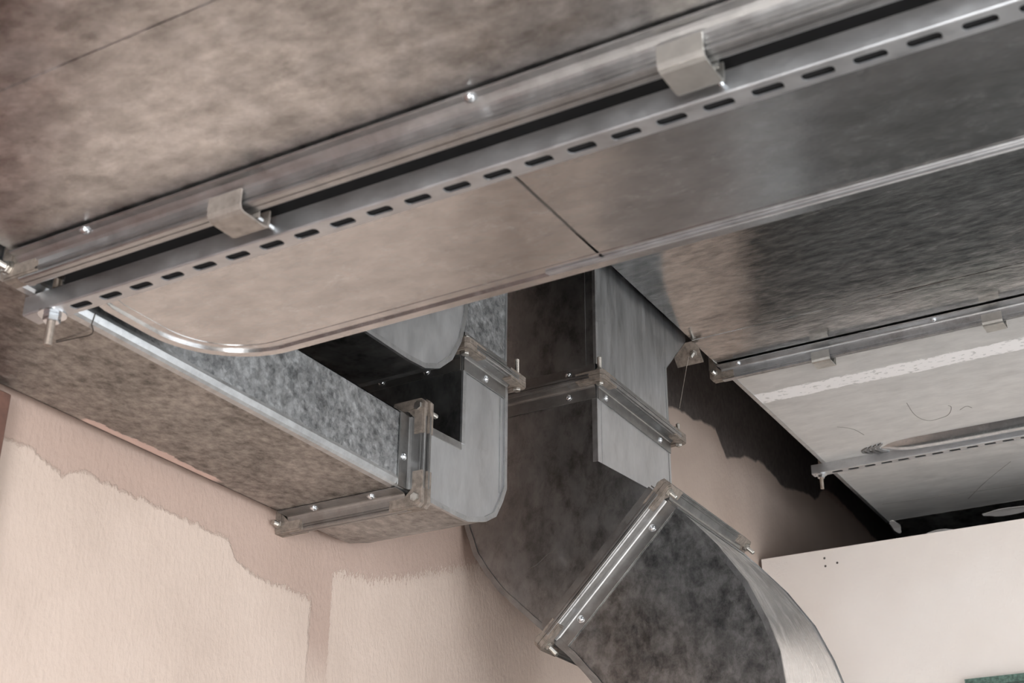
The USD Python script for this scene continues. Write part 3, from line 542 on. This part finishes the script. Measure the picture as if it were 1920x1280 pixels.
# pressed stiffening bead with a tapered, rippled end
def bead():
    xs = [-1.075, -1.05, -1.02, -0.98]+list(np.linspace(-0.9, W1-0.05, 8)); w = [0.004, 0.024, 0.036, 0.040]+[0.041]*8; h = [0.0006, 0.008, 0.016, 0.020]+[0.0215]*8
    k = 11; v = []; f = []
    for x, ww, hh in zip(xs, w, h):
        for j in range(k):
            a = -1+2*j/(k-1); v.append((x, 3.934+a*ww, WZ-hh*math.cos(a*math.pi/2)**0.8 if abs(a) < 1 else WZ+0.0003))
    for i in range(len(xs)-1):
        for j in range(k-1):
            a = i*k+j; f += [(a, a+1, a+k+1), (a, a+k+1, a+k)]
    m = tm(v, np.array(f)[:, ::-1])
    if m.face_normals[:, 2].mean() > 0: m.invert()
    return m
t.part('stiffening_bead', bead(), Z_BEAD, label='pressed rounded rib with a tapered end', smooth=60)
for k in range(4):
    rr = 0.020+0.0155*k; hgt = 0.036-0.005*k
    pts = [(-1.062-rr+0.020*(a*a), 3.930+hgt*a) for a in np.linspace(-1, 1, 9)]
    t.part('ripple', ext_z(LineString(pts).buffer(0.0042, join_style=1), WZ-0.0040, WZ+0.0002), Z_DARK)
SCR2 = plain('scratch_grey', (0.20, 0.185, 0.17), 0.6, 0.2)
def scratch(t, line, axis, at, w=0.0016):
    for _ in range(3 if len(line) > 2 else 0):
        line = [line[0]]+[q for a, b in zip(line[:-1], line[1:]) for q in ((0.75*a[0]+0.25*b[0], 0.75*a[1]+0.25*b[1]), (0.25*a[0]+0.75*b[0], 0.25*a[1]+0.75*b[1]))]+[line[-1]]
    p = LineString(line).buffer(w/2, join_style=1)
    t.part('scratch', ext_z(p, at-0.0004, at+0.0002) if axis == 'z' else ext_y(p, at-0.0004, at+0.0002), SCR2, label='thin dark scratch')
for ln in ([(-0.9123, 3.6434), (-0.9202, 3.7449), (-0.8989, 3.8005), (-0.8678, 3.7961), (-0.8349, 3.7843), (-0.8125, 3.7288), (-0.8194, 3.7166)], [(-0.7995, 3.7615), (-0.7766, 3.7407), (-0.7678, 3.7624)],
           [(-0.9676, 4.489), (-0.8738, 4.3481), (-0.7721, 4.224)], [(-1.219, 4.4064), (-1.0098, 4.4258), (-0.7, 4.446), (-0.2, 4.452)], [(-1.1317, 3.7141), (-1.0963, 3.7475), (-1.0852, 3.8083)]):
    scratch(t, ln, 'z', WZ)
WPAINT = plain('white_paint', (0.84, 0.80, 0.77), 0.6, 0.0, 0.05)
cy_ = [4.0]+[q[0] for q in curve[:5]]; cz_ = [0.0]+[q[1]-WZ for q in curve[:5]]
for (cx, cy, a, b) in ((-0.880, 4.640, 0.075, 0.020), (-1.115, 4.690, 0.045, 0.012), (-1.243, 4.62, 0.014, 0.045)):
    pts = [(cx+a*math.cos(q)*(1+0.15*math.sin(5*q+cx*9)), cy+b*math.sin(q)) for q in np.linspace(0, 2*math.pi, 18)[:-1]]
    base = ext_z(pts, -0.0010, 0.0008).subdivide().subdivide()
    vv = base.vertices.copy(); vv[:, 2] += WZ-0.0010+np.interp(vv[:, 1], cy_, cz_)
    t.part('paint_spot', tm(vv, base.faces), WPAINT)
flange_half(t, c3, Y, (0, 3), (0,), bolts=((0, 0.034, 0.03),), gap=0.004, mat_rail=Z_RAILF)
channel('slotted_channel', 'slotted steel channel across the far right duct, below its pressed rib', -1.300, 0.95, 3.963, 3.992, 1.551, 0.0285, -1.225)
hanger('hanger_rod', 'threaded rod with nut at the left end of the far slotted channel', -1.2755, 3.9775, 1.505, 1.551, CZ)
hanger('hanger_rod', 'threaded rod holding the right end of the far slotted channel', 0.925, 3.9775, 1.505, 1.551, CZ)
# rusty bracket behind the large riser
t = Thing('rusty_bracket', 'rusty corner bracket with a bolt between the large riser and the wide duct', 'bracket', (-1.29, 3.03, 1.56))
n45 = V(0, 1, 1)/math.sqrt(2); d45 = V(0, 1, -1)/math.sqrt(2)
t.part('plate', ext(Polygon([(-0.05, -0.01), (0.008, -0.01), (0.020, 0.004), (0.020, 0.05), (-0.05, 0.05)]), V(-1.274, 3.018, 1.575), X, d45, n45, 0, 0.004), RUST)
t.part('bolt', join(thread(0.0044, 0, 0.03, V(-1.270, 3.035, 1.562), -n45), prism6(0.0085, 0.007, V(-1.270, 3.035, 1.562), -n45)), BOLT)

# ------------------------------------------------------------------ flange clamps
def clamp(name, label, x, y, zb, w, m, group=None):
    """bent U-shaped clip gripping both flange legs, tightened by a screw"""
    t = Thing(name, label, 'clamp', (x, y, zb-0.042))
    o = LineString([(y-0.0145, zb-0.017), (y-0.0145, zb-0.037), (y-0.0125, zb-0.0415), (y-0.008, zb-0.0435), (y+0.028, zb-0.0435), (y+0.0335, zb-0.041), (y+0.0345, zb-0.034), (y+0.0345, zb-0.020)]).buffer(0.0013, cap_style=2, join_style=1)
    t.part('clip', ext_x(o, x-w/2, x+w/2), m, smooth=30)
    t.part('screw', join(prism6(0.0065, 0.006, (x+w*0.28, y+0.0355, zb-0.030), Y), thread(0.003, -0.02, 0.012, (x+w*0.28, y+0.041, zb-0.030), Y)), SCREW)
    t.part('tongue', ext_x([(y+0.0125, zb-0.040), (y+0.0150, zb-0.040), (y+0.0150, zb-0.012), (y+0.0125, zb-0.012)], x-w/2+0.004, x+w/2+0.003), m)
clamp('flange_clamp', 'dull brownish clamp gripping the near flange, left of centre', -0.971, J1, DZ, 0.047, CLAMPD)
clamp('flange_clamp', 'pale bright clamp gripping the near flange, upper right', -0.423, J1, DZ, 0.047, CLAMP)
clamp('flange_clamp', 'small bright clamp on the far right flange, nearer the riser', -0.995, J3, WZ, 0.047, CLAMP)
clamp('flange_clamp', 'small bright clamp on the far right flange, close to the right edge', -0.575, J3, WZ, 0.047, CLAMP)

# ------------------------------------------------------------------ odds and ends
def wire(pts, r):
    p = np.array(pts, float); k = 6; v = []; f = []
    for i in range(len(p)):
        d = p[min(i+1, len(p)-1)]-p[max(i-1, 0)]; d /= np.linalg.norm(d); a = np.cross(d, V(0.3, 0.5, 0.81)); a /= np.linalg.norm(a); b = np.cross(d, a)
        v += [p[i]+r*(a*math.cos(q)+b*math.sin(q)) for q in np.linspace(0, 2*math.pi, k+1)[:-1]]
    for i in range(len(p)-1):
        for j in range(k): a, b = i*k+j, i*k+(j+1) % k; f += [(a, b, b+k), (a, b+k, a+k)]
    f += [(0, j+1, j) for j in range(1, k-1)]; n0 = (len(p)-1)*k; f += [(n0, n0+j, n0+j+1) for j in range(1, k-1)]
    return tm(v, f)
one('loose_wire', wire([(-1.3101, 1.1562, 0.8455), (-1.325, 1.166, 0.838), (-1.3339, 1.178, 0.836), (-1.345, 1.187, 0.838), (-1.358, 1.1915, 0.840), (-1.3842, 1.1933, 0.8435), (-1.417, 1.1916, 0.8448)], 0.0010), SCRATCH, 'short curled dark wire under the wall duct beside the near rod', 'wire')
one('hanging_wire', wire([(-1.285, 3.036, 1.556), (-1.2949, 3.04, 1.527), (-1.3077, 3.04, 1.4715), (-1.3186, 3.04, 1.4233)], 0.0008), RODM, 'thin wire hanging from the rusty bracket', 'wire')
t = Thing('timber_panel', 'dark reddish brown timber panel standing against the wall at the left edge', 'panel', (-1.60, -0.5, FZ))
for k in range(8):
    y1 = 1.270-k*0.5
    if y1 > -2.6: t.part('board', bbox(WX+0.002, WX+0.030, y1-0.498, y1, FZ, 0.835), BROWN)
one('cloth', ext_z([(-1.00, 4.27), (-0.70, 4.27), (-0.70, 4.34), (-1.00, 4.34)], 0.945, 0.966), GREEN, 'grey green cloth tucked under the cream beam', 'cloth')
